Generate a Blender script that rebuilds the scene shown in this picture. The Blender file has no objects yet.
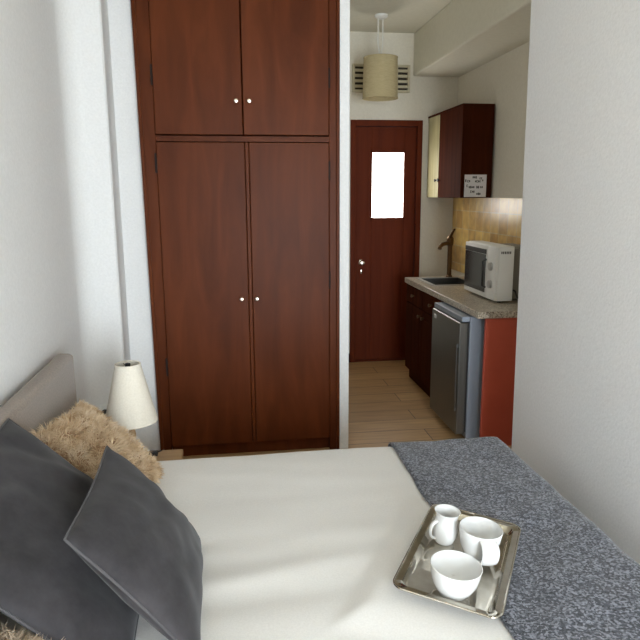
import bpy, bmesh, math, random
from mathutils import Vector, Matrix, noise
PI = math.pi
SC = bpy.context.scene
COL = SC.collection
rnd = random.Random(7)

# ------------------------------------------------------------------ materials
def mat(name, base=(0.8, 0.8, 0.8), rough=0.5, metal=0.0, spec=0.5, sheen=0.0, coat=0.0):
    m = bpy.data.materials.new(name)
    m.use_nodes = True
    b = m.node_tree.nodes['Principled BSDF']
    b.inputs['Base Color'].default_value = (*base, 1)
    b.inputs['Roughness'].default_value = rough
    b.inputs['Metallic'].default_value = metal
    b.inputs['Specular IOR Level'].default_value = spec
    b.inputs['Sheen Weight'].default_value = sheen
    b.inputs['Coat Weight'].default_value = coat
    return m

def tex(m, cols, scale=(1, 1, 1), nscale=5.0, detail=4.0, bump=0.0, bdist=0.002, kind='noise', rough_n=0.55, distortion=0.0):
    """colour ramp over an object-space procedural texture; optional bump from the same texture"""
    nt = m.node_tree; N = nt.nodes; L = nt.links
    b = N['Principled BSDF']
    tc = N.new('ShaderNodeTexCoord'); mp = N.new('ShaderNodeMapping')
    mp.inputs['Scale'].default_value = scale
    L.new(tc.outputs['Object'], mp.inputs['Vector'])
    if kind == 'noise':
        t = N.new('ShaderNodeTexNoise')
        t.inputs['Scale'].default_value = nscale; t.inputs['Detail'].default_value = detail
        t.inputs['Roughness'].default_value = rough_n; t.inputs['Distortion'].default_value = distortion
        fac = t.outputs['Fac']
    else:
        t = N.new('ShaderNodeTexVoronoi'); t.inputs['Scale'].default_value = nscale
        fac = t.outputs['Distance'] if kind == 'vor' else t.outputs['Color']
    L.new(mp.outputs['Vector'], t.inputs['Vector'])
    r = N.new('ShaderNodeValToRGB')
    e = r.color_ramp.elements
    e[0].position, e[0].color = cols[0][0], (*cols[0][1], 1)
    e[1].position, e[1].color = cols[-1][0], (*cols[-1][1], 1)
    for p, c in cols[1:-1]:
        x = e.new(p); x.color = (*c, 1)
    L.new(fac, r.inputs['Fac']); L.new(r.outputs['Color'], b.inputs['Base Color'])
    if bump:
        bp = N.new('ShaderNodeBump'); bp.inputs['Strength'].default_value = bump; bp.inputs['Distance'].default_value = bdist
        L.new(fac, bp.inputs['Height']); L.new(bp.outputs['Normal'], b.inputs['Normal'])
    return m

M = {}
M['plaster'] = tex(mat('wall_plaster', rough=0.9, spec=0.2), [(0.3, (0.745, 0.75, 0.755)), (0.7, (0.80, 0.805, 0.81))], nscale=90, detail=3, bump=0.35, bdist=0.004)
M['cream_plaster'] = tex(mat('kitchen_plaster', rough=0.9, spec=0.2), [(0.3, (0.74, 0.70, 0.60)), (0.7, (0.79, 0.75, 0.65))], nscale=60, detail=3, bump=0.2, bdist=0.003)
M['ceiling'] = tex(mat('ceiling_paint', rough=0.95, spec=0.1), [(0.3, (0.68, 0.655, 0.55)), (0.7, (0.72, 0.695, 0.59))], nscale=30)
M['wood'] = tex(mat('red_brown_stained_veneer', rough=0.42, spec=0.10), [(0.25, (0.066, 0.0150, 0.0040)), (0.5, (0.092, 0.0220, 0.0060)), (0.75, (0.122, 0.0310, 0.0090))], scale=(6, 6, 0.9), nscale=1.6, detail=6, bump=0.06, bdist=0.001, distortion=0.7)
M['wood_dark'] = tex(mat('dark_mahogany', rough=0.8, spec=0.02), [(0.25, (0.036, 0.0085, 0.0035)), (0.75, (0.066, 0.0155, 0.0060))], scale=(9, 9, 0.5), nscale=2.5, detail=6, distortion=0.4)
M['door_wood'] = tex(mat('red_mahogany_door', rough=0.55, spec=0.08), [(0.25, (0.095, 0.0165, 0.0055)), (0.75, (0.14, 0.027, 0.0090))], scale=(9, 9, 0.5), nscale=2.5, detail=6, distortion=0.4)
M['seam'] = mat('dark_joint', (0.012, 0.005, 0.003), 0.8)
M['brass'] = mat('nickel_knob', (0.85, 0.78, 0.66), 0.22, 1.0)
M['steel'] = mat('brushed_steel', (0.55, 0.55, 0.54), 0.35, 1.0)
M['dark_steel'] = mat('dark_steel', (0.16, 0.16, 0.155), 0.4, 1.0)
M['bronze'] = mat('bronze_tap', (0.13, 0.07, 0.03), 0.4, 0.8)
M['fabric_head'] = tex(mat('headboard_weave', rough=0.9, sheen=0.3), [(0.3, (0.155, 0.112, 0.084)), (0.7, (0.235, 0.175, 0.132))], nscale=160, detail=2, bump=0.4, bdist=0.002)
M['bed_base'] = tex(mat('bed_base_fabric', rough=0.9), [(0.3, (0.10, 0.08, 0.065)), (0.7, (0.14, 0.115, 0.095))], nscale=120)
M['mattress'] = tex(mat('mattress_ticking', rough=0.9), [(0.3, (0.72, 0.70, 0.66)), (0.7, (0.78, 0.76, 0.72))], nscale=40)
M['duvet'] = tex(mat('cream_cotton', rough=0.85, spec=0.2, sheen=0.15), [(0.3, (0.64, 0.625, 0.605)), (0.7, (0.70, 0.685, 0.665))], nscale=220, detail=2, bump=0.15, bdist=0.001)
M['velvet'] = tex(mat('charcoal_velvet', rough=0.8, spec=0.1, sheen=0.10), [(0.32, (0.026, 0.0245, 0.0265)), (0.68, (0.053, 0.0495, 0.054))], nscale=9, detail=5, rough_n=0.65)
M['velvet'].node_tree.nodes['Principled BSDF'].inputs['Sheen Roughness'].default_value = 0.45
M['velvet_piping'] = mat('charcoal_piping', (0.058, 0.055, 0.059), 0.8, sheen=0.1)
M['fur_base'] = mat('fur_backing', (0.34, 0.21, 0.12), 0.95)
M['fur'] = tex(mat('beige_faux_fur', rough=0.8, spec=0.2), [(0.3, (0.46, 0.30, 0.16)), (0.5, (0.68, 0.53, 0.36)), (0.7, (0.80, 0.68, 0.53))], nscale=16, detail=4)
M['fur_grey'] = tex(mat('greige_faux_fur', rough=0.8, spec=0.2), [(0.3, (0.33, 0.25, 0.18)), (0.55, (0.47, 0.38, 0.29)), (0.75, (0.60, 0.51, 0.41))], nscale=22, detail=4)
M['china'] = mat('white_glazed_china', (0.68, 0.68, 0.675), 0.14, coat=0.1)
M['pewter'] = tex(mat('pewter_tray', rough=0.08, metal=1.0), [(0.3, (0.40, 0.37, 0.31)), (0.7, (0.52, 0.485, 0.42))], nscale=26, detail=5, bump=0.12, bdist=0.002)
M['shade'] = tex(mat('cream_lamp_shade', rough=0.9), [(0.3, (0.70, 0.65, 0.56)), (0.7, (0.77, 0.72, 0.63))], scale=(1, 1, 1), nscale=150, detail=2, bump=0.15)
M['shade_olive'] = tex(mat('straw_pendant_shade', rough=0.9), [(0.3, (0.44, 0.36, 0.20)), (0.7, (0.53, 0.445, 0.26))], scale=(1, 1, 6), nscale=30, bump=0.2)
M['pine'] = tex(mat('honey_wood', rough=0.5), [(0.25, (0.36, 0.22, 0.11)), (0.75, (0.50, 0.33, 0.175))], scale=(0.8, 12, 12), nscale=3, detail=5)
M['cord'] = mat('black_cord', (0.01, 0.01, 0.01), 0.5)
M['cord_white'] = mat('white_cord', (0.75, 0.74, 0.68), 0.5)
M['white_plastic'] = mat('white_plastic', (0.80, 0.80, 0.77), 0.35)
M['rear_shade'] = mat('shaded_housing', (0.20, 0.185, 0.15), 0.6)  # shade on the back of the microwave, put into the colour
M['black_glass'] = mat('dark_oven_glass', (0.012, 0.016, 0.018), 0.12)
M['black_plastic'] = mat('black_plastic', (0.018, 0.018, 0.018), 0.4)
M['worktop'] = tex(mat('speckled_stone_worktop', rough=0.3), [(0.35, (0.16, 0.125, 0.09)), (0.5, (0.43, 0.37, 0.29)), (0.65, (0.62, 0.56, 0.46))], nscale=110, detail=3)
M['red_panel'] = tex(mat('terracotta_red_board', rough=0.5), [(0.3, (0.47, 0.080, 0.042)), (0.7, (0.52, 0.092, 0.049))], nscale=8)
M['fridge_front'] = tex(mat('dark_silver_fridge', rough=0.34, metal=0.75), [(0.3, (0.125, 0.12, 0.108)), (0.7, (0.155, 0.15, 0.135))], scale=(40, 40, 1), nscale=6)
M['fridge_side'] = mat('grey_fridge_side', (0.25, 0.28, 0.33), 0.45, 0.2)
M['tile'] = mat('ochre_tile', rough=0.3)
M['olive_door'] = tex(mat('pale_ribbed_cupboard_front', rough=0.4), [(0.35, (0.31, 0.275, 0.135)), (0.65, (0.46, 0.42, 0.235))], scale=(1, 30, 0.4), nscale=3)
M['paper'] = mat('white_paper', (0.80, 0.79, 0.82), 0.8)
M['ink'] = mat('black_ink', (0.012, 0.012, 0.014), 0.7)
M['vent'] = tex(mat('pale_wood_vent', rough=0.7), [(0.3, (0.50, 0.45, 0.31)), (0.7, (0.58, 0.53, 0.385))], scale=(1, 10, 10), nscale=6)
M['void'] = mat('vent_shadow', (0.05, 0.04, 0.03), 0.9)
M['window_frame'] = mat('window_frame_paint', (0.78, 0.78, 0.76), 0.4)

def floor_material():
    m = mat('oak_laminate_planks', rough=0.42)
    nt = m.node_tree; N = nt.nodes; L = nt.links; b = N['Principled BSDF']
    tc = N.new('ShaderNodeTexCoord')
    br = N.new('ShaderNodeTexBrick')
    br.inputs['Scale'].default_value = 1.0
    br.inputs['Brick Width'].default_value = 1.2; br.inputs['Row Height'].default_value = 0.19
    br.inputs['Mortar Size'].default_value = 0.003
    br.inputs['Color1'].default_value = (0.48, 0.295, 0.135, 1); br.inputs['Color2'].default_value = (0.37, 0.22, 0.095, 1)
    br.inputs['Mortar'].default_value = (0.09, 0.055, 0.03, 1)
    L.new(tc.outputs['Object'], br.inputs['Vector'])
    mp = N.new('ShaderNodeMapping'); mp.inputs['Scale'].default_value = (1.2, 14, 1)
    L.new(tc.outputs['Object'], mp.inputs['Vector'])
    n = N.new('ShaderNodeTexNoise'); n.inputs['Scale'].default_value = 3; n.inputs['Detail'].default_value = 5
    L.new(mp.outputs['Vector'], n.inputs['Vector'])
    mx = N.new('ShaderNodeMix'); mx.data_type = 'RGBA'; mx.blend_type = 'OVERLAY'; mx.inputs[0].default_value = 0.45
    L.new(br.outputs['Color'], mx.inputs[6]); L.new(n.outputs['Fac'], mx.inputs[7])
    L.new(mx.outputs[2], b.inputs['Base Color'])
    return m
M['floor'] = floor_material()

def tile_material():
    m = M['tile']; nt = m.node_tree; N = nt.nodes; L = nt.links; b = N['Principled BSDF']
    tc = N.new('ShaderNodeTexCoord')
    sx = N.new('ShaderNodeSeparateXYZ'); cx = N.new('ShaderNodeCombineXYZ')
    L.new(tc.outputs['Object'], sx.inputs[0]); L.new(sx.outputs['Y'], cx.inputs['X']); L.new(sx.outputs['Z'], cx.inputs['Y'])
    br = N.new('ShaderNodeTexBrick'); br.offset = 0.0
    br.inputs['Scale'].default_value = 1.0; br.inputs['Brick Width'].default_value = 0.15; br.inputs['Row Height'].default_value = 0.15
    br.inputs['Mortar Size'].default_value = 0.004
    br.inputs['Color1'].default_value = (0.62, 0.42, 0.13, 1); br.inputs['Color2'].default_value = (0.40, 0.225, 0.06, 1)
    br.inputs['Mortar'].default_value = (0.50, 0.40, 0.22, 1)
    L.new(cx.outputs[0], br.inputs['Vector'])
    n = N.new('ShaderNodeTexNoise'); n.inputs['Scale'].default_value = 14; n.inputs['Detail'].default_value = 5
    L.new(tc.outputs['Object'], n.inputs['Vector'])
    mx = N.new('ShaderNodeMix'); mx.data_type = 'RGBA'; mx.blend_type = 'OVERLAY'; mx.inputs[0].default_value = 0.6
    L.new(br.outputs['Color'], mx.inputs[6]); L.new(n.outputs['Fac'], mx.inputs[7])
    L.new(mx.outputs[2], b.inputs['Base Color'])
tile_material()

def throw_material():
    m = mat('grey_tweed_knit', rough=0.95, spec=0.1, sheen=0.3)
    nt = m.node_tree; N = nt.nodes; L = nt.links; b = N['Principled BSDF']
    tc = N.new('ShaderNodeTexCoord')
    v = N.new('ShaderNodeTexVoronoi'); v.inputs['Scale'].default_value = 190
    L.new(tc.outputs['Object'], v.inputs['Vector'])
    sp = N.new('ShaderNodeSeparateColor'); L.new(v.outputs['Color'], sp.inputs[0])
    n = N.new('ShaderNodeTexNoise'); n.inputs['Scale'].default_value = 60; n.inputs['Detail'].default_value = 3
    L.new(tc.outputs['Object'], n.inputs['Vector'])
    ad = N.new('ShaderNodeMath'); ad.operation = 'MULTIPLY_ADD'; ad.inputs[1].default_value = 0.55
    L.new(sp.outputs[0], ad.inputs[0])
    ml = N.new('ShaderNodeMath'); ml.operation = 'MULTIPLY'; ml.inputs[1].default_value = 0.45
    L.new(n.outputs['Fac'], ml.inputs[0]); L.new(ml.outputs[0], ad.inputs[2])
    r = N.new('ShaderNodeValToRGB'); e = r.color_ramp.elements
    e[0].position = 0.2; e[0].color = (0.015, 0.017, 0.024, 1)
    e[1].position = 0.74; e[1].color = (0.23, 0.24, 0.285, 1)
    x = e.new(0.48); x.color = (0.052, 0.057, 0.075, 1)
    L.new(ad.outputs[0], r.inputs['Fac']); L.new(r.outputs['Color'], b.inputs['Base Color'])
    bp = N.new('ShaderNodeBump'); bp.inputs['Strength'].default_value = 0.7; bp.inputs['Distance'].default_value = 0.004
    L.new(ad.outputs[0], bp.inputs['Height']); L.new(bp.outputs['Normal'], b.inputs['Normal'])
    return m
M['throw'] = throw_material()

def emit(name, col, s):
    m = bpy.data.materials.new(name); m.use_nodes = True
    N = m.node_tree.nodes; N.remove(N['Principled BSDF'])
    e = N.new('ShaderNodeEmission'); e.inputs[0].default_value = (*col, 1); e.inputs[1].default_value = s
    m.node_tree.links.new(e.outputs[0], N['Material Output'].inputs[0])
    return m
M['daylit_pane'] = emit('frosted_pane_in_daylight', (1.0, 0.965, 0.90), 14.0)

# ------------------------------------------------------------------ mesh helpers (world coordinates)
def new(): return bmesh.new()

def box(bm, x0, x1, y0, y1, z0, z1, bev=0.0, seg=2):
    t = bmesh.new()
    bmesh.ops.create_cube(t, size=1)
    for v in t.verts:
        v.co = Vector(((x0 + x1) / 2 + v.co.x * (x1 - x0), (y0 + y1) / 2 + v.co.y * (y1 - y0), (z0 + z1) / 2 + v.co.z * (z1 - z0)))
    if bev:
        bmesh.ops.bevel(t, geom=t.edges[:], offset=bev, segments=seg, affect='EDGES', profile=0.5)
    merge(bm, t); return bm

def merge(bm, t, mx=None):
    if mx is not None: t.transform(mx)
    me = bpy.data.meshes.new('tmp'); t.to_mesh(me); t.free(); bm.from_mesh(me); bpy.data.meshes.remove(me)

def lathe(bm, prof, c=(0, 0, 0), n=32, mx=None, close=False):
    """prof: list of (r, z); revolved about z"""
    t = bmesh.new(); rings = []
    for r, z in prof:
        if r < 1e-6: rings.append([t.verts.new((0, 0, z))])
        else: rings.append([t.verts.new((r * math.cos(2 * PI * k / n), r * math.sin(2 * PI * k / n), z)) for k in range(n)])
    pairs = list(zip(rings, rings[1:])) + ([(rings[-1], rings[0])] if close else [])
    for a, b in pairs:
        for k in range(n):
            j = (k + 1) % n
            if len(a) == 1 and len(b) == 1: continue
            if len(a) == 1: t.faces.new((a[0], b[k], b[j]))
            elif len(b) == 1: t.faces.new((a[k], b[0], a[j]))
            else: t.faces.new((a[k], b[k], b[j], a[j]))
    bmesh.ops.recalc_face_normals(t, faces=t.faces[:])
    m = Matrix.Translation(c)
    if mx is not None: m = m @ mx
    merge(bm, t, m); return bm

def tube(bm, pts, r, n=10, closed=False, ry=None):
    pts = [Vector(p) for p in pts]; t = bmesh.new(); rings = []; up = None
    N = len(pts)
    for i, p in enumerate(pts):
        a = pts[(i - 1) % N] if (i or closed) else p; b = pts[(i + 1) % N] if (i < N - 1 or closed) else p
        d = (b - a).normalized()
        if up is None: up = Vector((0, 0, 1)) if abs(d.z) < 0.9 else Vector((1, 0, 0))
        s = d.cross(up).normalized(); up = s.cross(d).normalized()
        rr = r[i] if isinstance(r, (list, tuple)) else r; r2 = ry or rr
        rings.append([t.verts.new(p + s * rr * math.cos(2 * PI * k / n) + up * r2 * math.sin(2 * PI * k / n)) for k in range(n)])
    prs = list(zip(rings, rings[1:])) + ([(rings[-1], rings[0])] if closed else [])
    for a, b in prs:
        for k in range(n):
            t.faces.new((a[k], a[(k + 1) % n], b[(k + 1) % n], b[k]))
    if not closed:
        t.faces.new(rings[0]); t.faces.new(rings[-1])
    bmesh.ops.recalc_face_normals(t, faces=t.faces[:])
    merge(bm, t); return bm

def root_of(o):
    while o.parent: o = o.parent
    return o

def obj(name, bm, m, parent=None, smooth=False, angle=0.6):
    if parent is not None:
        bm.transform(Matrix.Translation(-Vector(root_of(parent).location)))
    me = bpy.data.meshes.new(name); bm.to_mesh(me); bm.free()
    me.materials.append(m if not isinstance(m, str) else M[m])
    if smooth:
        for p in me.polygons: p.use_smooth = True
        if angle < 3: me.set_sharp_from_angle(angle=angle)
    o = bpy.data.objects.new(name, me); COL.objects.link(o)
    if parent is not None: o.parent = parent
    return o

def tag(o, label, cat, group=None):
    o['label'] = label; o['category'] = cat
    if group: o['group'] = group
    return o

def thing(name, label, cat, loc, group=None):
    o = bpy.data.objects.new(name, None); COL.objects.link(o)
    o.location = loc; o.empty_display_size = 0.1
    return tag(o, label, cat, group)

def struct(name, bm, m, parent=None):
    o = obj(name, bm, m, parent)
    if parent is None: o['kind'] = 'structure'
    return o

def B(*a, **k): return box(new(), *a, **k)

# ------------------------------------------------------------------ the setting
XL, XR, XK = -0.76, 1.36, 1.96          # left wall, bedroom right wall, kitchen right wall
YR, YW, YB = -1.6, 3.59, 5.52           # rear wall, wall round the wardrobe, entrance wall
ZC = 2.80
struct('floor', B(-0.9, 2.1, -1.75, 5.7, -0.1, 0.0), 'floor')
struct('ceiling', B(-0.9, 2.1, -1.75, 5.7, ZC, ZC + 0.1), 'ceiling')
struct('wall_left', B(XL - 0.14, XL, -1.75, 4.3, 0, ZC), 'plaster')
bm = B(XR, 2.1, -1.75, 2.86, 0, ZC, bev=0.006)
for v in bm.verts:                       # the old wall leans a little out of plumb
    if v.co.x < 1.6: v.co.x -= 0.030 * max(0.0, (v.co.z - 0.6) / 2.0)
struct('wall_right', bm, 'plaster')
def lean(bm):                            # the left side of the built-in wardrobe is out of plumb
    for v in bm.verts:
        if -0.45 < v.co.x < -0.40: v.co.x -= 0.020 * max(0.0, (v.co.z - 0.9) / 1.5)
    return bm
bm = B(XL, -0.425, YW, 4.3, 0, ZC); lean(bm)
struct('wall_front', bm, 'plaster')
struct('wall_wardrobe_back', B(-0.425, 0.603, 4.2, 4.3, 0, ZC), 'plaster')
struct('wall_kitchen_left', B(0.603, 0.658, 3.55, 5.52, 0, ZC, bev=0.004), 'plaster')
struct('wall_kitchen_right', B(XK, 2.1, 2.86, YB, 0, ZC), 'cream_plaster')
bm = new()                               # entrance wall with the door opening
box(bm, 0.6, 1.03, YB, 5.66, 0, ZC); box(bm, 1.655, 2.1, YB, 5.66, 0, ZC); box(bm, 1.03, 1.655, YB, 5.66, 2.105, ZC)
struct('wall_kitchen_back', bm, 'cream_plaster')
WX0, WX1, WZ0, WZ1 = 0.42, 1.32, 0.12, 2.00
bm = new()                               # rear wall behind the viewer, with a window opening
box(bm, -0.9, WX0, YR - 0.15, YR, 0, ZC); box(bm, WX1, 2.1, YR - 0.15, YR, 0, ZC)
box(bm, WX0, WX1, YR - 0.15, YR, 0, WZ0); box(bm, WX0, WX1, YR - 0.15, YR, WZ1, ZC)
struct('wall_rear', bm, 'plaster')
bm = new()
for x in (WX0, (WX0 + WX1) / 2 - 0.02, WX1 - 0.04): box(bm, x, x + 0.04, YR - 0.12, YR - 0.07, WZ0, WZ1)
for z in (WZ0, WZ1 - 0.04): box(bm, WX0, WX1, YR - 0.118, YR - 0.072, z, z + 0.04)
struct('window_1', bm, 'window_frame')
# column projecting from the left wall, with a softly rounded inner corner
bm = new(); prof = []
for k in range(7):
    a = PI / 2 * k / 6
    prof.append((XL + 0.10 * (1 - math.sin(a)) , 3.38 - 0.10 * (1 - math.cos(a))))
prof = [(XL, 3.26)] + [(XL + 0.09 * (1 - math.cos(a)), 3.38 - 0.12 * (1 - math.sin(a))) for a in [PI / 2 * k / 7 for k in range(8)]][1:]
prof += [(-0.585, 3.38), (-0.577, 3.388), (-0.577, YW + 0.02), (XL, YW + 0.02)]
lo = [bm.verts.new((x, y, 0)) for x, y in prof]; hi = [bm.verts.new((x, y, ZC)) for x, y in prof]
bm.faces.new(lo[::-1]); bm.faces.new(hi)
for k in range(len(prof)):
    j = (k + 1) % len(prof); bm.faces.new((lo[k], lo[j], hi[j], hi[k]))
bmesh.ops.recalc_face_normals(bm, faces=bm.faces[:])
o = struct('trim_1', bm, 'plaster')
for p in o.data.polygons: p.use_smooth = True
o.data.set_sharp_from_angle(angle=0.5)
struct('trim_2', B(1.563, XK + 0.02, 2.86, YB, 2.46, ZC, bev=0.012), 'ceiling')     # boxed beam over the kitchen units
struct('trim_3', B(1.945, XK, 3.5, 5.5, 0.83, 1.46), 'tile')                        # tiled splashback
bm = B(0.658, 1.03, 5.505, YB, 0, 0.08); struct('baseboard_kitchen', bm, 'wood_dark')

# entrance door
bm = new()
box(bm, 1.03, 1.075, 5.50, 5.60, 0, 2.105, bev=0.004); box(bm, 1.61, 1.655, 5.50, 5.60, 0, 2.105, bev=0.004)
box(bm, 1.075, 1.61, 5.50, 5.60, 2.055, 2.105, bev=0.004)
box(bm, 1.075, 1.61, 5.515, 5.60, 0, 0.012)
d = struct('door_1', bm, 'door_wood')
bm = new()
box(bm, 1.078, 1.218, 5.53, 5.57, 0.014, 2.052, bev=0.003); box(bm, 1.505, 1.607, 5.53, 5.57, 0.014, 2.052, bev=0.003)
box(bm, 1.218, 1.505, 5.53, 5.57, 1.85, 2.052, bev=0.003); box(bm, 1.218, 1.505, 5.53, 5.57, 0.014, 1.277, bev=0.003)
leaf = obj('door_leaf', bm, 'door_wood', d)
bm = new()
for z0, z1 in ((1.857, 1.838), (1.27, 1.289)):
    box(bm, 1.208, 1.515, 5.52, 5.535, min(z0, z1), max(z0, z1), bev=0.003)
for x0 in (1.208, 1.500): box(bm, x0, x0 + 0.015, 5.52, 5.535, 1.27, 1.857, bev=0.003)
obj('glazing_bead', bm, 'door_wood', leaf)
o = obj('window_pane', B(1.218, 1.505, 5.545, 5.555, 1.277, 1.85), 'daylit_pane', leaf); o['label'] = 'bright frosted pane in daylight'
bm = new(); lathe(bm, [(0, 0), (0.024, 0.0), (0.024, 0.006), (0.009, 0.010), (0.009, 0.03), (0.02, 0.036), (0.025, 0.05), (0.018, 0.064), (0, 0.068)], (1.134, 5.53, 0.90), 20, Matrix.Rotation(PI / 2, 4, 'X'))
box(bm, 1.128, 1.140, 5.524, 5.531, 0.80, 0.84, bev=0.002)
obj('door_knob', bm, 'brass', leaf, True)

# ------------------------------------------------------------------ wardrobe
w = thing('wardrobe', 'tall built-in red-brown wooden wardrobe with two upper and two lower doors', 'wardrobe', (0.085, 3.85, 0))
YF = 3.555
bm = new()
box(bm, -0.425, -0.372, YF, 4.19, 0, 2.795, bev=0.004); box(bm, 0.545, 0.600, YF, 4.19, 0, 2.795, bev=0.004)
box(bm, -0.372, 0.545, YF, 4.19, 1.772, 1.800); box(bm, -0.372, 0.545, YF, 4.19, 2.755, 2.795)
box(bm, -0.372, 0.545, YF + 0.03, 4.19, 0, 0.075); box(bm, -0.372, 0.545, 4.17, 4.19, 0.075, 2.755)
obj('frame', lean(bm), 'wood', w)
bm = B(-0.436, -0.417, YF - 0.012, YF, 0, 2.795, bev=0.003); box(bm, 0.585, 0.6025, YF - 0.012, YF, 0, 2.795, bev=0.003)
obj('edge_moulding', lean(bm), 'wood', w)
for (x0, x1, z0, z1, kx, kz) in ((-0.370, 0.0805, 1.806, 2.752, 0.050, 1.975), (0.0865, 0.542, 1.806, 2.752, 0.118, 1.975),
                                (-0.370, 0.0880, 0.080, 1.767, 0.050, 0.927), (0.1120, 0.542, 0.080, 1.767, 0.134, 0.927)):
    dr = obj('door', B(x0, x1, YF - 0.016, YF + 0.004, z0, z1, bev=0.003), 'wood', w)
    bm = lathe(new(), [(0, 0), (0.011, 0), (0.008, 0.004), (0.005, 0.008), (0.005, 0.014), (0.0115, 0.02), (0.0135, 0.027), (0.009, 0.033), (0, 0.035)], (kx, YF - 0.016, kz), 20, Matrix.Rotation(PI / 2, 4, 'X'))
    o = obj('knob', bm, 'brass', dr, True); o['label'] = 'small shiny metal knob'
obj('centre_strip', B(0.0905, 0.1095, YF - 0.020, YF + 0.004, 0.080, 1.767, bev=0.003), 'wood', w)
for x, z in ((-0.376, 1.66), (-0.376, 0.55), (0.5445, 1.62), (0.5445, 1.02), (0.5445, 2.10), (-0.376, 2.10)):
    bm = new(); tube(bm, [(x, YF - 0.012, z - 0.05), (x, YF - 0.012, z + 0.05)], 0.0055, 10)
    o = obj('hinge', bm, 'seam', w, True)

# ------------------------------------------------------------------ bed
BX0, BX1, BY0, BY1 = -0.60, 1.10, 1.02, 2.47
bed = thing('bed', 'double bed with brown upholstered headboard against the left wall', 'bed', (0.25, 1.75, 0))
obj('headboard', B(-0.735, -0.662, 0.82, 2.71, 0.05, 0.855, bev=0.022, seg=4), 'fabric_head', bed, True)
obj('bed_base', B(BX0 - 0.05, BX1, BY0, BY1, 0.08, 0.24, bev=0.015), 'bed_base', bed, True)
obj('mattress', B(BX0 - 0.05, BX1, BY0, BY1, 0.242, 0.436, bev=0.045, seg=5), 'mattress', bed, True)
for x in (BX0 + 0.02, BX1 - 0.08):
    for y in (BY0 + 0.08, BY1 - 0.08):
        obj('leg', lathe(new(), [(0, 0), (0.02, 0), (0.028, 0.08), (0, 0.08)], (x, y, 0), 16), 'wood_dark', bed, True)

def sheet(x0, x1, y0, y1, ztop, r, dropx, dropy, res, bumpf, thick, x_wrap_lo=False):
    """cloth lying on the bed: flat on top, rounded over the edges and hanging down"""
    arc = r * PI / 2
    def wrap(s, lo, hi):
        if s > hi - r:
            e = s - (hi - r)
            if e < arc: return hi - r + r * math.sin(e / r), r * (1 - math.cos(e / r))
            return hi, r + e - arc
        if s < lo + r:
            e = (lo + r) - s
            if e < arc: return lo + r - r * math.sin(e / r), r * (1 - math.cos(e / r))
            return lo, r + e - arc
        return s, 0.0
    bm = new()
    smax = x1 - r + arc + dropx; smin = x0
    tmin, tmax = y0 + r - arc - dropy, y1 - r + arc + dropy
    nx, ny = int((smax - smin) / res), int((tmax - tmin) / res)
    V = []
    for i in range(nx + 1):
        row = []
        s = smin + (smax - smin) * i / nx
        X, dx = wrap(s, -99, x1)
        for j in range(ny + 1):
            t = tmin + (tmax - tmin) * j / ny
            Y, dy = wrap(t, y0, y1)
            dz = (dx ** 4 + dy ** 4) ** 0.25
            h, sx, sy = bumpf(s, t, X, Y, dz)
            # round the plan corner where the two drops meet
            row.append(bm.verts.new((X + sx, Y + sy, ztop - dz + h)))
        V.append(row)
    for i in range(nx):
        for j in range(ny):
            bm.faces.new((V[i][j], V[i + 1][j], V[i + 1][j + 1], V[i][j + 1]))
    bmesh.ops.recalc_face_normals(bm, faces=bm.faces[:])
    bm.normal_update()
    if sum(f.normal.z for f in bm.faces) < 0: bmesh.ops.reverse_faces(bm, faces=bm.faces[:])
    if thick:
        bmesh.ops.solidify(bm, geom=bm.faces[:], thickness=thick)
    return bm

TC = Vector((0.612, 1.562))
TA = math.radians(59.5)
TILT = math.radians(5.0)                # the tray's left side rides up on the bunched duvet
def tray_rise(X, Y):
    d = Vector((X, Y)) - TC
    b = -d.x * math.sin(TA) + d.y * math.cos(TA)
    return 0.012 + b * math.sin(TILT)
def tray_mask(X, Y):
    d = Vector((X, Y)) - TC
    a = d.x * math.cos(TA) + d.y * math.sin(TA); b = -d.x * math.sin(TA) + d.y * math.cos(TA)
    q = max(abs(a) / 0.25, abs(b) / 0.165)
    x = min(1.0, max(0.0, (q - 1.0) * 1.8))
    return x * x * (3 - 2 * x)

def base_bump(s, t):
    h = 0.006 * noise.noise(Vector((s * 1.6, t * 4.5, 3.1))) + 0.003 * noise.noise(Vector((s * 3.5, t * 11, 8.4)))
    ridge = 1.62 + 0.10 * (s - 0.2) + 0.02 * math.sin(s * 6)
    h += 0.006 * math.exp(-((t - ridge) / 0.045) ** 2) * max(0, 1 - ((s - 0.15) / 0.5) ** 2)
    ridge = 1.50 + 0.06 * s
    h -= 0.004 * math.exp(-((t - ridge) / 0.05) ** 2) * max(0, 1 - ((s - 0.2) / 0.5) ** 2)
    return h
def duvet_bump(s, t, X, Y, dz):
    k = tray_mask(X, Y); fold = min(1.0, dz / 0.15)
    w_ = 0.010 * fold * math.sin(s * 22 + 2 * math.sin(s * 5)) if dz > 0.02 else 0
    h = base_bump(s, t) * k * (1 - 0.7 * fold)
    # a low hump where the pillows lie
    return h + (1 - k) * (tray_rise(X, Y) - 0.006), 0, w_ if Y > 2 else -w_
def throw_bump(s, t, X, Y, dz):
    k = tray_mask(X, Y); fold = min(1.0, dz / 0.15)
    h = base_bump(s, t) * k * (1 - 0.7 * fold) + 0.004 * noise.noise(Vector((s * 9, t * 9, 1.0))) * k
    edge = 0.0
    if s < 0.70: edge = 0.007 * noise.noise(Vector((t * 7, 0.3, 2.2))) * (1 - (s - 0.63) / 0.07)
    return h + (1 - k) * (tray_rise(X, Y) - 0.006), edge, 0
o = obj('duvet', sheet(-0.58, 1.118, 1.0, 2.49, 0.463, 0.05, 0.20, 0.20, 0.014, duvet_bump, 0.014), 'duvet', None, True, 4)
tag(o, 'cream white duvet spread smooth over the bed', 'duvet')
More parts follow.
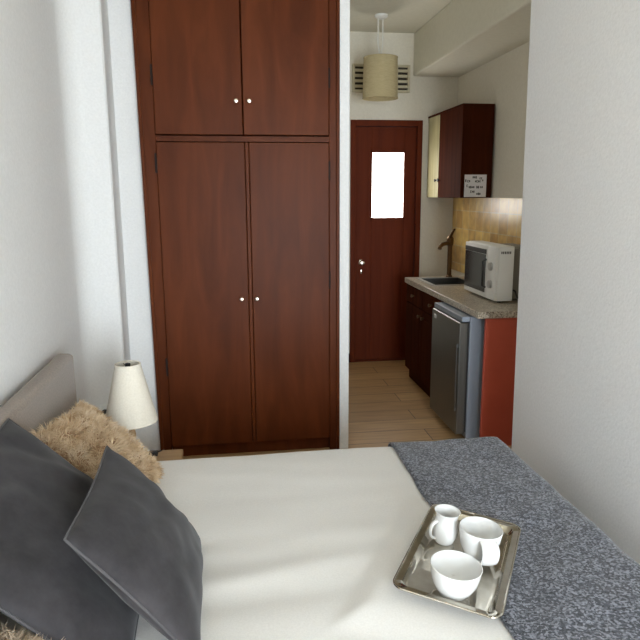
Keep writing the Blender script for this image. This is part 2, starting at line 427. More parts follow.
o = obj('bed_throw', sheet(0.634, 1.136, 0.984, 2.506, 0.477, 0.06, 0.16, 0.24, 0.012, throw_bump, 0.010), 'throw', None, True, 4)
tag(o, 'blue-grey flecked knitted throw laid across the foot of the bed', 'throw')

# ------------------------------------------------------------------ cushions
def cushion_pts(w_, h_, t_, n, wr, seed, p=0.55):
    """front and back grids in the cushion's own frame: u along w, v along h, z thickness"""
    F, K = [], []
    for i in range(n + 1):
        u = math.sin(PI / 2 * (-1 + 2 * i / n)) * 0.35 + (-1 + 2 * i / n) * 0.65
        f, b = [], []
        for j in range(n + 1):
            v = math.sin(PI / 2 * (-1 + 2 * j / n)) * 0.35 + (-1 + 2 * j / n) * 0.65
            q = max(0.0, (1 - u * u)) ** p * max(0.0, (1 - v * v)) ** p
            ck = 1 - 0.02 * (u * u * v * v) ** 3; px = u * w_ / 2 * ck * (1 - 0.06 * (1 - v * v)); py = v * h_ / 2 * ck * (1 - 0.06 * (1 - u * u))
            nz = noise.noise(Vector((u * 1.6 + seed, v * 1.6, seed))) * 0.22 + noise.noise(Vector((u * 1.2 + v * 3 + seed, v * 1.2 - u * 3, seed * 2))) * 0.12
            cr = wr * 0.006 * math.sin(9 * (u + v) + 3 * noise.noise(Vector((u * 2, v * 2, seed)))) * q * (abs(u) + abs(v)) / 2
            f.append(Vector((px, py, t_ / 2 * q * (1 + nz) + cr))); b.append(Vector((px, py, -t_ / 2 * q * (1 - nz * 0.6))))
        F.append(f); K.append(b)
    return F, K

def cushion(name, label, c, xdir, ydir, w_, h_, t_, material, seed, n=36, fur=0, furmat=None, wr=1.0, bend=0.0, length=(0.03, 0.05), part='cover'):
    X = Vector(xdir).normalized(); Y = (Vector(ydir) - X * X.dot(Vector(ydir))).normalized(); Z = X.cross(Y)
    R = Matrix((X, Y, Z)).transposed().to_4x4(); R.translation = Vector(c)
    F, K = cushion_pts(w_, h_, t_, n, wr, seed)
    def bd(p): return Vector((p.x, p.y, p.z - bend * (p.y / (h_ / 2)) ** 2))
    F = [[R @ bd(p) for p in r] for r in F]; K = [[R @ bd(p) for p in r] for r in K]
    low = min(p.z for g in (F, K) for r in g for p in r)
    root = thing(name, label, 'cushion', (c[0], c[1], low))
    bm = new()
    vf = [[bm.verts.new(p) for p in r] for r in F]; vb = [[bm.verts.new(p) for p in r] for r in K]
    for i in range(n):
        for j in range(n):
            bm.faces.new((vf[i][j], vf[i + 1][j], vf[i + 1][j + 1], vf[i][j + 1]))
            bm.faces.new((vb[i][j], vb[i][j + 1], vb[i + 1][j + 1], vb[i + 1][j]))
    bmesh.ops.remove_doubles(bm, verts=bm.verts[:], dist=1e-5)
    bmesh.ops.recalc_face_normals(bm, faces=bm.faces[:])
    obj(part, bm, material, root, True, 4)
    if fur:
        rr = random.Random(seed); bm = new(); g = Vector((0, 0, -1))
        for _ in range(fur):
            G = F if rr.random() < 0.72 else K
            i, j = rr.randrange(n), rr.randrange(n)
            a, b_ = rr.random(), rr.random()
            p = (G[i][j] * (1 - a) + G[i + 1][j] * a) * (1 - b_) + (G[i][j + 1] * (1 - a) + G[i + 1][j + 1] * a) * b_
            nn = (G[i + 1][j] - G[i][j]).cross(G[i][j + 1] - G[i][j])
            if nn.length < 1e-9: continue
            nn.normalize()
            if G is K: nn = -nn
            L_ = rr.uniform(*length)
            cl = Vector((noise.noise(p * 28), noise.noise(p * 28 + Vector((9, 0, 0))), noise.noise(p * 28 + Vector((0, 7, 0)))))
            d = (nn * 0.8 + cl * 1.3 + Vector((rr.uniform(-.5, .5), rr.uniform(-.5, .5), rr.uniform(-.5, .5)))).normalized()
            side = d.cross(Vector((rr.uniform(-1, 1), rr.uniform(-1, 1), rr.uniform(-1, 1)))).normalized() * rr.uniform(0.0010, 0.0019)
            p1 = p + d * L_ * 0.5; p2 = p1 + (d + g * 0.45 + cl * 0.6).normalized() * L_ * 0.5
            q = [bm.verts.new(p - side), bm.verts.new(p + side), bm.verts.new(p1 + side * .8), bm.verts.new(p1 - side * .8), bm.verts.new(p2)]
            bm.faces.new((q[0], q[1], q[2], q[3])); bm.faces.new((q[3], q[2], q[4]))
        o = obj('fur', bm, furmat, root); o['kind'] = 'stuff'
    else:
        edge = [F[i][0] for i in range(n)] + [F[n][j] for j in range(n)] + [F[i][n] for i in range(n, 0, -1)] + [F[0][j] for j in range(n, 0, -1)]
        bm = new(); tube(bm, edge, 0.003, 6, True); obj('piping', bm, 'velvet_piping', root, True)
    return root

cushion('velvet_cushion', 'dark grey velvet cushion nearest the tray, tilted on top of the other grey cushion', (-0.240, 1.560, 0.626), (-0.024, 0.56, -0.035), (-0.26, 0.05, 0.31), 0.61, 0.42, 0.15, 'velvet', 3.0)['group'] = 'velvet cushions on the bed'
cushion('velvet_cushion', 'dark grey velvet cushion at the left, leaning on the headboard behind the tilted one', (-0.458, 1.560, 0.658), (0.0, 0.5, 0.0), (-0.33, -0.04, 0.31), 0.70, 0.58, 0.13, 'velvet', 11.0, wr=2.5)['group'] = 'velvet cushions on the bed'
cushion('fur_cushion', 'shaggy beige fur cushion by the lamp, on the far side of the bed', (-0.47, 2.20, 0.585), (0.08, 0.5, -0.04), (-0.30, -0.08, 0.27), 0.42, 0.42, 0.15, 'fur_base', 5.0, fur=12000, furmat='fur', length=(0.025, 0.04))['group'] = 'fur cushions on the bed'
cushion('fur_cushion', 'shaggy greige fur cushion at the near end, cut off by the picture edge', (-0.45, 1.05, 0.57), (0.0, 0.5, 0.0), (-0.34, 0, 0.16), 0.44, 0.44, 0.14, 'fur_base', 8.0, fur=10000, furmat='fur_grey', length=(0.02, 0.035))['group'] = 'fur cushions on the bed'

# ------------------------------------------------------------------ bedside table and lamp
t = thing('nightstand', 'low honey-coloured wooden bedside table squeezed between bed and wardrobe', 'bedside table', (-0.44, 2.68, 0))
obj('table_top', B(-0.645, -0.245, 2.535, 2.81, 0.335, 0.36, bev=0.004), 'pine', t)
bm = new(); box(bm, -0.63, -0.612, 2.55, 2.80, 0.12, 0.335); box(bm, -0.278, -0.26, 2.55, 2.80, 0.12, 0.335); box(bm, -0.612, -0.278, 2.785, 2.80, 0.12, 0.335); box(bm, -0.612, -0.278, 2.56, 2.785, 0.12, 0.138)
obj('body', bm, 'pine', t)
dr = obj('drawer', B(-0.608, -0.282, 2.545, 2.562, 0.145, 0.33, bev=0.003), 'pine', t)
obj('knob', lathe(new(), [(0, 0), (0.008, 0), (0.008, 0.01), (0.013, 0.016), (0, 0.022)], (-0.445, 2.545, 0.24), 14, Matrix.Rotation(PI / 2, 4, 'X')), 'pine', dr, True)
for x in (-0.618, -0.272):
    for y in (2.562, 2.788): obj('leg', lathe(new(), [(0, 0), (0.012, 0), (0.017, 0.12), (0, 0.12)], (x, y, 0), 14), 'pine', t, True)

LX, LY, LZ = -0.445, 2.685, 0.36
lp = thing('table_lamp', 'bedside lamp with a tapered cream shade standing on the bedside table', 'lamp', (LX, LY, LZ))
obj('base', lathe(new(), [(0, 0), (0.052, 0), (0.052, 0.012), (0.03, 0.022), (0.014, 0.035), (0, 0.035)], (LX, LY, LZ), 28), 'pine', lp, True)
obj('stem', lathe(new(), [(0, 0.03), (0.013, 0.03), (0.017, 0.06), (0.011, 0.09), (0.016, 0.13), (0.010, 0.17), (0.010, 0.26), (0, 0.26)], (LX, LY, LZ), 20), 'pine', lp, True)
sh = obj('lamp_shade', lathe(new(), [(0.110, 0.192), (0.052, 0.442), (0.049, 0.441), (0.107, 0.192)], (LX, LY, LZ), 40, close=True), 'shade', lp, True)
for r_, z_ in ((0.109, 0.193), (0.0515, 0.441)):
    bm = new(); tube(bm, [(LX + r_ * math.cos(2 * PI * k / 36), LY + r_ * math.sin(2 * PI * k / 36), LZ + z_) for k in range(36)], 0.003, 8, True)
    obj('trim_ring', bm, 'shade', sh, True)
bm = new()
for k in range(3):
    a = 2 * PI * k / 3; tube(bm, [(LX, LY, LZ + 0.427), (LX + 0.052 * math.cos(a), LY + 0.052 * math.sin(a), LZ + 0.434)], 0.0018, 6)
lathe(bm, [(0, 0.41), (0.011, 0.41), (0.011, 0.444), (0, 0.448)], (LX, LY, LZ), 14)
obj('shade_carrier', bm, 'black_plastic', sh, True)
bm = lathe(new(), [(0, 0.26), (0.014, 0.26), (0.016, 0.29), (0.03, 0.33), (0.028, 0.36), (0.014, 0.385), (0, 0.39)], (LX, LY, LZ), 20)
obj('bulb', bm, 'white_plastic', lp, True)
pts = [(LX + 0.045, LY + 0.02, 0.367), (LX + 0.055, LY + 0.035, 0.366), (LX + 0.07, LY + 0.05, 0.372), (LX + 0.085, LY + 0.065, 0.376), (LX + 0.10, LY + 0.10, 0.366), (LX + 0.11, LY + 0.15, 0.35), (LX + 0.16, LY + 0.2, 0.2), (LX + 0.05, LY + 0.45, 0.03), (LX - 0.1, 3.345, 0.2), (-0.690, 3.345, 0.36)]
bm = new(); tube(bm, pts, 0.003, 8); cd = obj('cord', bm, 'cord', lp, True); cd['label'] = 'black cord'
obj('cord_switch', B(LX + 0.055, LX + 0.095, LY + 0.045, LY + 0.075, 0.363, 0.383, bev=0.004), 'cord', cd, True)
obj('plug', lathe(new(), [(0, 0), (0.017, 0), (0.019, 0.02), (0.010, 0.035), (0, 0.036)], (-0.690, 3.366, 0.365), 16, Matrix.Rotation(PI / 2, 4, 'X')), 'cord', cd, True)
s = tag(obj('wall_socket', B(-0.73, -0.65, 3.367, 3.38, 0.325, 0.405, bev=0.004), 'white_plastic'), 'white wall socket low on the column behind the bedside lamp', 'socket')

# ------------------------------------------------------------------ tray and crockery
TZ = 0.477
tr = thing('serving_tray', 'rectangular tarnished silver tray lying askew on the edge of the grey throw', 'tray', (TC.x, TC.y, TZ))
def rrect(a, b, r, n=6):
    out = []
    for cx, cy, s0 in ((a - r, b - r, 0), (-a + r, b - r, PI / 2), (-a + r, -b + r, PI), (a - r, -b + r, 3 * PI / 2)):
        for k in range(n + 1): out.append((cx + r * math.cos(s0 + PI / 2 * k / n), cy + r * math.sin(s0 + PI / 2 * k / n)))
    return out
def loft_rr(profile, A, B_, cap0=True, cap1=True, R0=0.03):
    """profile: (inset, z) list around the tray section"""
    bm = new(); rings = []
    for ins, z in profile:
        ring = []
        for x, y in rrect(A - ins, B_ - ins, max(0.006, R0 - ins * 0.5)):
            ring.append(bm.verts.new((TC.x + x * math.cos(TA) - y * math.sin(TA), TC.y + x * math.sin(TA) + y * math.cos(TA), TZ + z)))
        rings.append(ring)
    n = len(rings[0])
    for p, q in zip(rings, rings[1:]):
        for k in range(n): bm.faces.new((p[k], p[(k + 1) % n], q[(k + 1) % n], q[k]))
    if cap0: bm.faces.new(rings[0])
    if cap1: bm.faces.new(rings[-1])
    bmesh.ops.recalc_face_normals(bm, faces=bm.faces[:])
    return bm
A, B2 = 0.239, 0.138
obj('tray_plate', loft_rr([(0.034, 0.0), (0.020, 0.004), (0.006, 0.0165), (0.000, 0.0185), (0.000, 0.0205), (0.020, 0.0195), (0.029, 0.0055), (0.036, 0.003)], A, B2), 'pewter', tr, True, 0.9)
bm = new(); ring = rrect(A - 0.001, B2 - 0.001, 0.03)
tube(bm, [(TC.x + x * math.cos(TA) - y * math.sin(TA), TC.y + x * math.sin(TA) + y * math.cos(TA), TZ + 0.0205) for x, y in ring], 0.003, 8, True)
obj('beaded_rim', bm, 'pewter', tr, True)

CZ = TZ + 0.0034
def cup(label, x, y, r, h, hand_deg, rootname='coffee_cup', cat='cup', tilt=None, prof=None, strap=(0.016, 0.0042), hz=(0.78, 0.2), out=0.034, saucer=False, z0=CZ):
    t = thing(rootname, label, cat, (x, y, z0))
    if prof is None:
        prof = [(0, 0.004), (0.5, 0.004), (0.52, 0.0), (0.56, 0.0), (0.58, 0.05), (0.72, 0.18), (0.87, 0.42), (0.95, 0.7), (1.0, 1.0), (0.975, 1.01), (0.925, 0.72), (0.84, 0.44), (0.68, 0.2), (0.45, 0.09), (0, 0.08)]
        P = [(a * r, b * h if b > 0.01 else b) for a, b in prof]
    else: P = [(a * r, b * h) for a, b in prof]
    obj('body', lathe(new(), P, (x, y, z0), 40), 'china', t, True, 1.2)
    a = math.radians(hand_deg); dx, dy = math.cos(a), math.sin(a)
    def rad(zf):
        for (r0, q0), (r1, q1) in zip(P, P[1:]):
            if q0 <= zf * h <= q1 and q1 > q0: return r0 + (r1 - r0) * (zf * h - q0) / (q1 - q0)
        return r
    zt, zb = hz
    ra, rb = rad(zt) - 0.003, rad(zb) - 0.003
    pts = []
    for k in range(15):
        s_ = k / 14; bul = math.sin(PI * s_) ** 0.6
        rr_ = ra + (rb - ra) * s_ + out * bul
        zz = h * (zt + (zb - zt) * s_) + 0.004 * math.sin(2 * PI * s_)
        pts.append((x + dx * rr_, y + dy * rr_, z0 + zz))
    bm = new(); tube(bm, pts, strap[0], 12, ry=strap[1])
    obj('handle', bm, 'china', t, True)
    return t

# frames of the strap are wide across the cup, thin radially
c1 = cup('largest white china cup, in front on the silver tray', 0.537, 1.420, 0.066, 0.078, 72, out=0.026, strap=(0.009, 0.004))
c2 = cup('white china cup at the back right of the tray, broad handle towards the viewer', 0.664, 1.575, 0.060, 0.088, 268, out=0.042, strap=(0.024, 0.0045), hz=(0.93, 0.10))
jug = [(0, 0.004), (0.70, 0.0), (0.78, 0.03), (0.96, 0.22), (1.0, 0.45), (0.92, 0.68), (0.86, 0.80), (0.95, 0.93), (1.04, 1.0), (0.98, 1.0), (0.88, 0.92), (0.80, 0.8), (0.86, 0.66), (0.93, 0.45), (0.88, 0.2), (0.6, 0.06), (0, 0.05)]
cup('small white china milk jug at the back left of the tray', 0.590, 1.650, 0.036, 0.098, 195, 'milk_jug', 'jug', prof=jug, strap=(0.006, 0.004), hz=(0.72, 0.16), out=0.022)

TILT_M = Matrix.Translation((TC.x, TC.y, TZ)) @ Matrix.Translation((0, 0, 0.012)) @ Matrix.Rotation(TILT, 4, Vector((math.cos(TA), math.sin(TA), 0))) @ Matrix.Translation((-TC.x, -TC.y, -TZ))
for o in list(COL.objects):
    if o.parent is None and o.name.split('.')[0] in ('serving_tray', 'coffee_cup', 'milk_jug'):
        if o.name.startswith('coffee_cup'): o['group'] = 'white cups on the tray'
        m_ = TILT_M @ Matrix.Translation(o.location)
        o.location = m_.translation; o.rotation_euler = m_.to_euler()

# ------------------------------------------------------------------ kitchen units
ct = thing('worktop', 'speckled beige stone worktop running along the kitchen wall', 'worktop', (1.66, 4.2, 0.79))
SX0, SX1, SY0, SY1 = 1.47, 1.80, 4.50, 4.90
bm = new()
box(bm, 1.384, 1.944, 3.43, SY0, 0.79, 0.83, bev=0.004); box(bm, 1.384, 1.944, SY1, 5.0, 0.79, 0.83, bev=0.004)
box(bm, 1.384, SX0, SY0, SY1, 0.79, 0.83); box(bm, SX1, 1.944, SY0, SY1, 0.79, 0.83)
obj('slab', bm, 'worktop', ct)
obj('upstand', B(1.925, 1.944, 3.44, 5.0, 0.83, 0.86, bev=0.003), 'worktop', ct)
sk = thing('sink', 'small steel sink let into the far end of the worktop', 'sink', (1.635, 4.70, 0.66))
bm = new()
for (x0, x1, y0, y1) in ((SX0 - 0.02, SX1 + 0.02, SY0 - 0.02, SY0 + 0.012), (SX0 - 0.02, SX1 + 0.02, SY1 - 0.012, SY1 + 0.02), (SX0 - 0.02, SX0 + 0.012, SY0, SY1), (SX1 - 0.012, SX1 + 0.02, SY0, SY1)):
    box(bm, x0, x1, y0, y1, 0.8305, 0.8345)
obj('rim', bm, 'steel', sk)
bm = new()
box(bm, SX0 + 0.004, SX1 - 0.004, SY0 + 0.004, SY1 - 0.004, 0.69, 0.694)
box(bm, SX0 + 0.004, SX0 + 0.008, SY0 + 0.004, SY1 - 0.004, 0.694, 0.8305); box(bm, SX1 - 0.008, SX1 - 0.004, SY0 + 0.004, SY1 - 0.004, 0.694, 0.8305)
box(bm, SX0 + 0.008, SX1 - 0.008, SY0 + 0.004, SY0 + 0.008, 0.694, 0.8305); box(bm, SX0 + 0.008, SX1 - 0.008, SY1 - 0.008, SY1 - 0.004, 0.694, 0.8305)
obj('basin', bm, 'dark_steel', sk)
obj('drain', lathe(new(), [(0, 0.0), (0.03, 0.0), (0.03, 0.003), (0.02, 0.004), (0, 0.002)], (1.635, 4.70, 0.694), 18), 'black_plastic', sk, True)
tp = thing('kitchen_tap', 'dark bronze tap standing behind the sink, left of the microwave', 'tap', (1.735, 4.945, 0.83))
TX, TY = 1.735, 4.945
obj('stem', lathe(new(), [(0, 0), (0.026, 0), (0.026, 0.012), (0.018, 0.02), (0.018, 0.25), (0.026, 0.26), (0.028, 0.31), (0.012, 0.335), (0, 0.34)], (TX, TY, 0.83), 20), 'bronze', tp, True)
bm = new(); tube(bm, [(TX, TY, 1.10), (TX - 0.04, TY - 0.03, 1.105), (TX - 0.085, TY - 0.065, 1.10), (TX - 0.11, TY - 0.085, 1.085), (TX - 0.115, TY - 0.09, 1.065)], 0.016, 12); obj('spout', bm, 'bronze', tp, True)
bm = new(); tube(bm, [(TX, TY, 1.15), (TX + 0.01, TY - 0.02, 1.19), (TX + 0.012, TY - 0.06, 1.215)], [0.012, 0.011, 0.008], 10); obj('lever', bm, 'bronze', tp, True)

cab = thing('base_cabinet', 'dark brown kitchen base unit under the sink, beside the entrance door', 'cabinet', (1.68, 4.55, 0))
bm = new()
box(bm, 1.415, 1.94, 4.10, 4.118, 0.09, 0.79); box(bm, 1.415, 1.94, 4.972, 4.99, 0.09, 0.79); box(bm, 1.415, 1.94, 4.118, 4.972, 0.09, 0.108)
box(bm, 1.92, 1.94, 4.118, 4.972, 0.108, 0.79); box(bm, 1.415, 1.433, 4.118, 4.972, 0.77, 0.79); box(bm, 1.415, 1.433, 4.536, 4.554, 0.108, 0.77)
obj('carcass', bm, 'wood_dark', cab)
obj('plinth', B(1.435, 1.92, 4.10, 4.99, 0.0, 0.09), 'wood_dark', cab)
for y0, y1, ky in ((4.104, 4.542, 4.50), (4.548, 4.986, 4.59)):
    dw = obj('drawer', B(1.397, 1.415, y0, y1, 0.645, 0.783, bev=0.003), 'wood_dark', cab)
    dd = obj('door', B(1.397, 1.415, y0, y1, 0.095, 0.638, bev=0.003), 'wood_dark', cab)
    obj('panel_moulding', B(1.392, 1.398, y0 + 0.06, y1 - 0.06, 0.16, 0.575, bev=0.003), 'wood_dark', dd)
    for par, yy, zz in ((dw, (y0 + y1) / 2, 0.715), (dd, ky, 0.585)):
        obj('knob', lathe(new(), [(0, 0), (0.007, 0), (0.006, 0.01), (0.013, 0.017), (0.012, 0.024), (0, 0.027)], (1.397, yy, zz), 16, Matrix.Rotation(-PI / 2, 4, 'Y')), 'bronze', par, True)

fr = thing('refrigerator', 'small grey undercounter fridge between the dark base unit and the red panel', 'refrigerator', (1.64, 3.81, 0))
FY0, FY1 = 3.545, 4.07
obj('body', B(1.385, 1.92, FY0, FY1, 0.02, 0.782, bev=0.006), 'fridge_side', fr)
fd = obj('door', B(1.320, 1.376, FY0, FY1, 0.05, 0.745, bev=0.008), 'fridge_front', fr)
obj('top_panel', B(1.334, 1.385, FY0, FY1, 0.750, 0.782, bev=0.004), 'fridge_side', fr)
obj('door_seal', B(1.376, 1.385, FY0 + 0.012, FY1 - 0.012, 0.06, 0.74), 'black_plastic', fr)
bm = new(); box(bm, 1.308, 1.314, FY0 + 0.006, FY0 + 0.020, 0.20, 0.62, bev=0.002); box(bm, 1.312, 1.322, FY0 + 0.008, FY0 + 0.018, 0.205, 0.225); box(bm, 1.312, 1.322, FY0 + 0.008, FY0 + 0.018, 0.595, 0.615)
obj('handle', bm, 'dark_steel', fd)
obj('badge', B(1.3175, 1.3215, FY1 - 0.09, FY1 - 0.05, 0.69, 0.715, bev=0.001), 'steel', fd)
for x in (1.43, 1.89):
    for y in (FY0 + 0.04, FY1 - 0.04): obj('foot', lathe(new(), [(0, 0), (0.016, 0), (0.014, 0.022), (0, 0.022)], (x, y, 0), 12), 'black_plastic', fr, True)
tag(obj('end_panel', B(1.442, 1.944, 3.45, 3.472, 0.0, 0.79, bev=0.002), 'red_panel'), 'terracotta red end panel closing the kitchen units, next to the fridge', 'panel')

mw = thing('microwave_oven', 'white microwave with a dark glass door on the worktop', 'microwave', (1.75, 3.95, 0.83))
MX0, MX1, MY0, MY1, MZ0, MZ1 = 1.585, 1.915, 3.69, 4.20, 0.842, 1.178
obj('casing', B(MX0 + 0.02, 1.705, MY0, MY1, MZ0, MZ1, bev=0.006), 'white_plastic', mw, True)
obj('shaded_rear', B(1.705, MX1, MY0 + 0.06, MY1 - 0.02, MZ0 + 0.004, MZ1 - 0.02, bev=0.006), 'rear_shade', mw, True)  # back of the white casing, coloured grey-brown to stand for its shade
dm = obj('door', B(MX0, MX0 + 0.0195, MY0 + 0.125, MY1, MZ0 + 0.004, MZ1 - 0.004, bev=0.004), 'white_plastic', mw, True)
obj('door_window', B(MX0 - 0.003, MX0 + 0.002, MY0 + 0.150, MY1 - 0.008, MZ0 + 0.035, MZ1 - 0.060, bev=0.001), 'black_glass', dm)
obj('door_trim', B(MX0 - 0.004, MX0 + 0.002, MY0 + 0.145, MY1 - 0.008, MZ1 - 0.058, MZ1 - 0.028, bev=0.001), 'black_plastic', dm)
bm = new(); tube(bm, [(MX0, MY0 + 0.14, MZ0 + 0.07), (MX0 - 0.022, MY0 + 0.14, MZ0 + 0.08), (MX0 - 0.022, MY0 + 0.14, MZ1 - 0.10), (MX0, MY0 + 0.14, MZ1 - 0.09)], 0.007, 10); obj('handle', bm, 'black_plastic', dm, True)
cp = obj('control_panel', B(MX0, MX0 + 0.0195, MY0, MY0 + 0.122, MZ0 + 0.004, MZ1 - 0.004, bev=0.004), 'white_plastic', mw, True)
for z in (MZ0 + 0.10, MZ0 + 0.21):
    obj('dial', lathe(new(), [(0, 0), (0.026, 0), (0.024, 0.014), (0.0, 0.016)], (MX0, MY0 + 0.06, z), 24, Matrix.Rotation(-PI / 2, 4, 'Y')), 'steel', cp, True)
bm = new()
for k in range(6): box(bm, MX0 + 0.035 + k * 0.011, MX0 + 0.041 + k * 0.011, MY0 - 0.0015, MY0 + 0.001, MZ1 - 0.045, MZ1 - 0.03)
obj('vent_slots', bm, 'black_plastic', mw)
for x in (MX0 + 0.05, MX1 - 0.03):
    for y in (MY0 + 0.04, MY1 - 0.04): obj('foot', lathe(new(), [(0, 0), (0.012, 0), (0.012, 0.014), (0, 0.014)], (x, y, 0.829), 12), 'black_plastic', mw, True)
bm = new(); tube(bm, [(1.735, MY0 + 0.058, 0.90), (1.735, MY0 + 0.03, 0.898), (1.728, MY0 - 0.01, 0.870), (1.745, MY0 - 0.04, 0.838), (MX1 - 0.1, MY0 - 0.035, 0.838), (MX1 - 0.02, MY0 - 0.03, 0.87), (1.94, MY0 - 0.04, 0.95)], 0.0055, 8)
o = obj('power_cord', bm, 'cord', mw, True); o['label'] = 'black power cord'

uc = thing('wall_cabinet', 'dark brown wall cupboard above the worktop with one pale ribbed door', 'cupboard', (1.83, 5.08, 1.46))
UY0, UY1 = 4.67, 5.50
bm = new()
box(bm, 1.722, 1.944, UY0, UY0 + 0.018, 1.46, 2.12); box(bm, 1.722, 1.944, UY1 - 0.018, UY1, 1.46, 2.12)
box(bm, 1.722, 1.944, UY0 + 0.018, UY1 - 0.018, 1.462, 1.48); box(bm, 1.722, 1.944, UY0 + 0.018, UY1 - 0.018, 2.10, 2.118); box(bm, 1.93, 1.944, UY0 + 0.018, UY1 - 0.018, 1.48, 2.10)
box(bm, 1.722, 1.93, 5.19, 5.208, 1.48, 2.10)
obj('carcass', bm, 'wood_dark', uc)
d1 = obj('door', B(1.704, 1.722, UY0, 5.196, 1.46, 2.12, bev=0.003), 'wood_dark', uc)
d2 = obj('door', B(1.704, 1.722, 5.201, UY1, 1.46, 2.12, bev=0.003), 'olive_door', uc); d2['label'] = 'pale yellowish ribbed door'
for par, y in ((d1, 5.16), (d2, 5.235)):
    obj('knob', lathe(new(), [(0, 0), (0.007, 0), (0.006, 0.01), (0.013, 0.016), (0.012, 0.022), (0, 0.025)], (1.704, y, 1.60), 16, Matrix.Rotation(-PI / 2, 4, 'Y')), 'black_plastic', par, True)
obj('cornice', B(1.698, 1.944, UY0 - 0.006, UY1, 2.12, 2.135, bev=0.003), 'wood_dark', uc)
# paper notice stuck to the end of the cupboard: four lines of small black marks
nt_ = thing('paper_notice', 'white paper notice with black handwriting stuck on the end of the wall cupboard', 'notice', (1.818, 4.668, 1.467))
NX0, NX1, NZ0, NZ1 = 1.733, 1.903, 1.467, 1.630
obj('sheet', B(NX0, NX1, 4.6665, 4.6685, NZ0, NZ1), 'paper', nt_)
rr = random.Random(4)
for (a, b, c) in ((0.36, 0.54, 0.88), (0.68, 0.80, 0.83), (0.03, 0.09, 0.73), (0.13, 0.28, 0.71), (0.48, 0.74, 0.70), (0.80, 0.87, 0.74), (0.10, 0.18, 0.50), (0.20, 0.46, 0.44), (0.55, 0.64, 0.44), (0.72, 0.82, 0.44), (0.28, 0.46, 0.24), (0.56, 0.72, 0.14)):
    x = a; bm = new()
    while x < b - 0.02:
        gx = NX0 + x * (NX1 - NX0); gz = NZ0 + c * (NZ1 - NZ0); hh = rr.choice((0.014, 0.018, 0.012)); ww = 0.0088
        box(bm, gx, gx + 0.0042, 4.6658, 4.6666, gz - hh / 2, gz + hh / 2)
        k = rr.randrange(3)
        if k != 1: box(bm, gx, gx + ww, 4.6658, 4.6666, gz + hh / 2 - 0.0042, gz + hh / 2)
        if k != 2: box(bm, gx, gx + ww, 4.6658, 4.6666, gz - hh / 2, gz - hh / 2 + 0.0042)
        if k != 0: box(bm, gx + ww - 0.0040, gx + ww, 4.6658, 4.6666, gz - hh / 2, gz + hh / 2)
        x += 0.068
    obj('written_word', bm, 'ink', nt_)

# ------------------------------------------------------------------ vent above the door, pendant lamp
vt = thing('wall_vent', 'pale slatted vent grille high on the wall above the entrance door', 'vent', (1.285, 5.51, 2.32))
VX0, VX1, VZ0, VZ1 = 1.04, 1.53, 2.325, 2.545
bm = new()
box(bm, VX0, VX0 + 0.02, 5.485, 5.519, VZ0, VZ1, bev=0.002); box(bm, VX1 - 0.02, VX1, 5.485, 5.519, VZ0, VZ1, bev=0.002)
box(bm, VX0 + 0.02, VX1 - 0.02, 5.485, 5.519, VZ0, VZ0 + 0.02, bev=0.002); box(bm, VX0 + 0.02, VX1 - 0.02, 5.485, 5.519, VZ1 - 0.02, VZ1, bev=0.002)
box(bm, VX0 + 0.105, VX0 + 0.125, 5.486, 5.519, VZ0 + 0.02, VZ1 - 0.02); box(bm, VX1 - 0.125, VX1 - 0.105, 5.486, 5.519, VZ0 + 0.02, VZ1 - 0.02)
obj('frame', bm, 'vent', vt)
obj('backing', B(VX0 + 0.02, VX1 - 0.02, 5.514, 5.519, VZ0 + 0.02, VZ1 - 0.02), 'void', vt)
for k in range(4):
    z = VZ0 + 0.032 + k * 0.042
    obj('slat', B(VX0 + 0.02, VX1 - 0.02, 5.490, 5.510, z + 0.004, z + 0.026, bev=0.002), 'vent', vt)

PX, PY = 1.162, 5.0
pl = thing('pendant_lamp', 'straw-coloured drum pendant lamp hanging from the kitchen ceiling', 'lamp', (PX, PY, 2.20))
ps = obj('lamp_shade', lathe(new(), [(0.134, 2.205), (0.128, 2.50), (0.124, 2.50), (0.130, 2.205)], (PX, PY, 0), 36, close=True), 'shade_olive', pl, True)
for r_, z_ in ((0.133, 2.207), (0.127, 2.499)):
    bm = new(); tube(bm, [(PX + r_ * math.cos(2 * PI * k / 36), PY + r_ * math.sin(2 * PI * k / 36), z_) for k in range(36)], 0.004, 8, True)
    obj('trim_ring', bm, 'shade_olive', ps, True)
bm = new()
for k in range(3):
    a = 2 * PI * k / 3 + 0.4; tube(bm, [(PX, PY, 2.49), (PX + 0.127 * math.cos(a), PY + 0.127 * math.sin(a), 2.495)], 0.003, 6)
obj('shade_carrier', bm, 'steel', ps, True)
obj('bulb', lathe(new(), [(0, 2.27), (0.02, 2.275), (0.032, 2.30), (0.03, 2.335), (0.016, 2.37), (0.016, 2.42), (0, 2.42)], (PX, PY, 0), 20), 'white_plastic', pl, True)
obj('lamp_holder', lathe(new(), [(0, 2.41), (0.022, 2.41), (0.022, 2.47), (0.012, 2.52), (0, 2.52)], (PX, PY, 0), 18), 'white_plastic', pl, True)
for dx in (-0.022, 0.014):
    bm = new(); tube(bm, [(PX + dx * 0.3, PY, 2.515), (PX + dx, PY, 2.60), (PX + dx, PY, 2.785)], 0.0055, 8); obj('cord', bm, 'cord_white', pl, True)
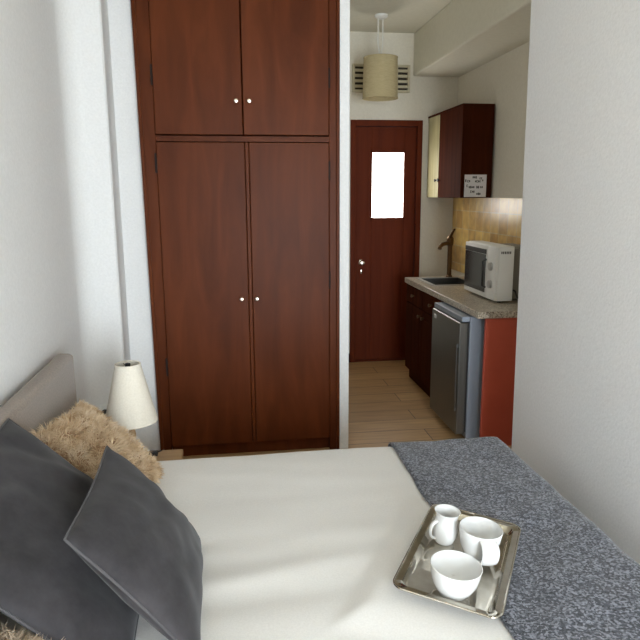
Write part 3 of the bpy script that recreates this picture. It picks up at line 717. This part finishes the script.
obj('ceiling_rose', lathe(new(), [(0, 2.799), (0.05, 2.799), (0.048, 2.785), (0.03, 2.772), (0, 2.77)], (PX, PY, 0), 24), 'white_plastic', pl, True)

# ------------------------------------------------------------------ light: daylight through the window behind the viewer
w_ = bpy.data.worlds.new('daylight'); SC.world = w_; w_.use_nodes = True
bg = w_.node_tree.nodes['Background']; bg.inputs[0].default_value = (0.72, 0.82, 1.0, 1); bg.inputs[1].default_value = 0.8
L = bpy.data.lights.new('window_daylight', 'AREA'); L.shape = 'RECTANGLE'
L.size = WX1 - WX0 - 0.02; L.size_y = WZ1 - WZ0 - 0.02; L.energy = 185; L.color = (0.86, 0.945, 1.0)
lo_ = bpy.data.objects.new('window_daylight', L); COL.objects.link(lo_)
lo_.location = ((WX0 + WX1) / 2, YR - 0.16, (WZ0 + WZ1) / 2); lo_.rotation_euler = (PI / 2, 0, 0)
lo_.rotation_euler = (Vector((0, 1, 0))).to_track_quat('-Z', 'Z').to_euler()

# ------------------------------------------------------------------ camera
yaw, pitch, roll = (math.radians(a) for a in (7.86, 11.2, 0.3))
F = Vector((math.sin(yaw) * math.cos(pitch), math.cos(yaw) * math.cos(pitch), -math.sin(pitch)))
R = Vector((math.cos(yaw), -math.sin(yaw), 0)); U = R.cross(F)
R2 = R * math.cos(roll) - U * math.sin(roll); U2 = U * math.cos(roll) + R * math.sin(roll)
cam = bpy.data.cameras.new('camera'); cam.sensor_width = 36; cam.lens = 36; cam.clip_start = 0.02
co = bpy.data.objects.new('camera', cam); COL.objects.link(co)
mx = Matrix((R2, U2, -F)).transposed().to_4x4(); mx.translation = Vector((0, 0, 1.5)); co.matrix_world = mx
SC.camera = co
vs = SC.view_settings
SC.display_settings.display_device = 'sRGB'
vs.view_transform = 'Standard'; vs.look = 'None'; vs.gamma = 1.0; vs.use_curve_mapping = False; vs.exposure = 0.0
SC.cycles.use_denoising = True
SC.cycles.max_bounces = 12; SC.cycles.diffuse_bounces = 8; SC.cycles.sample_clamp_indirect = 6
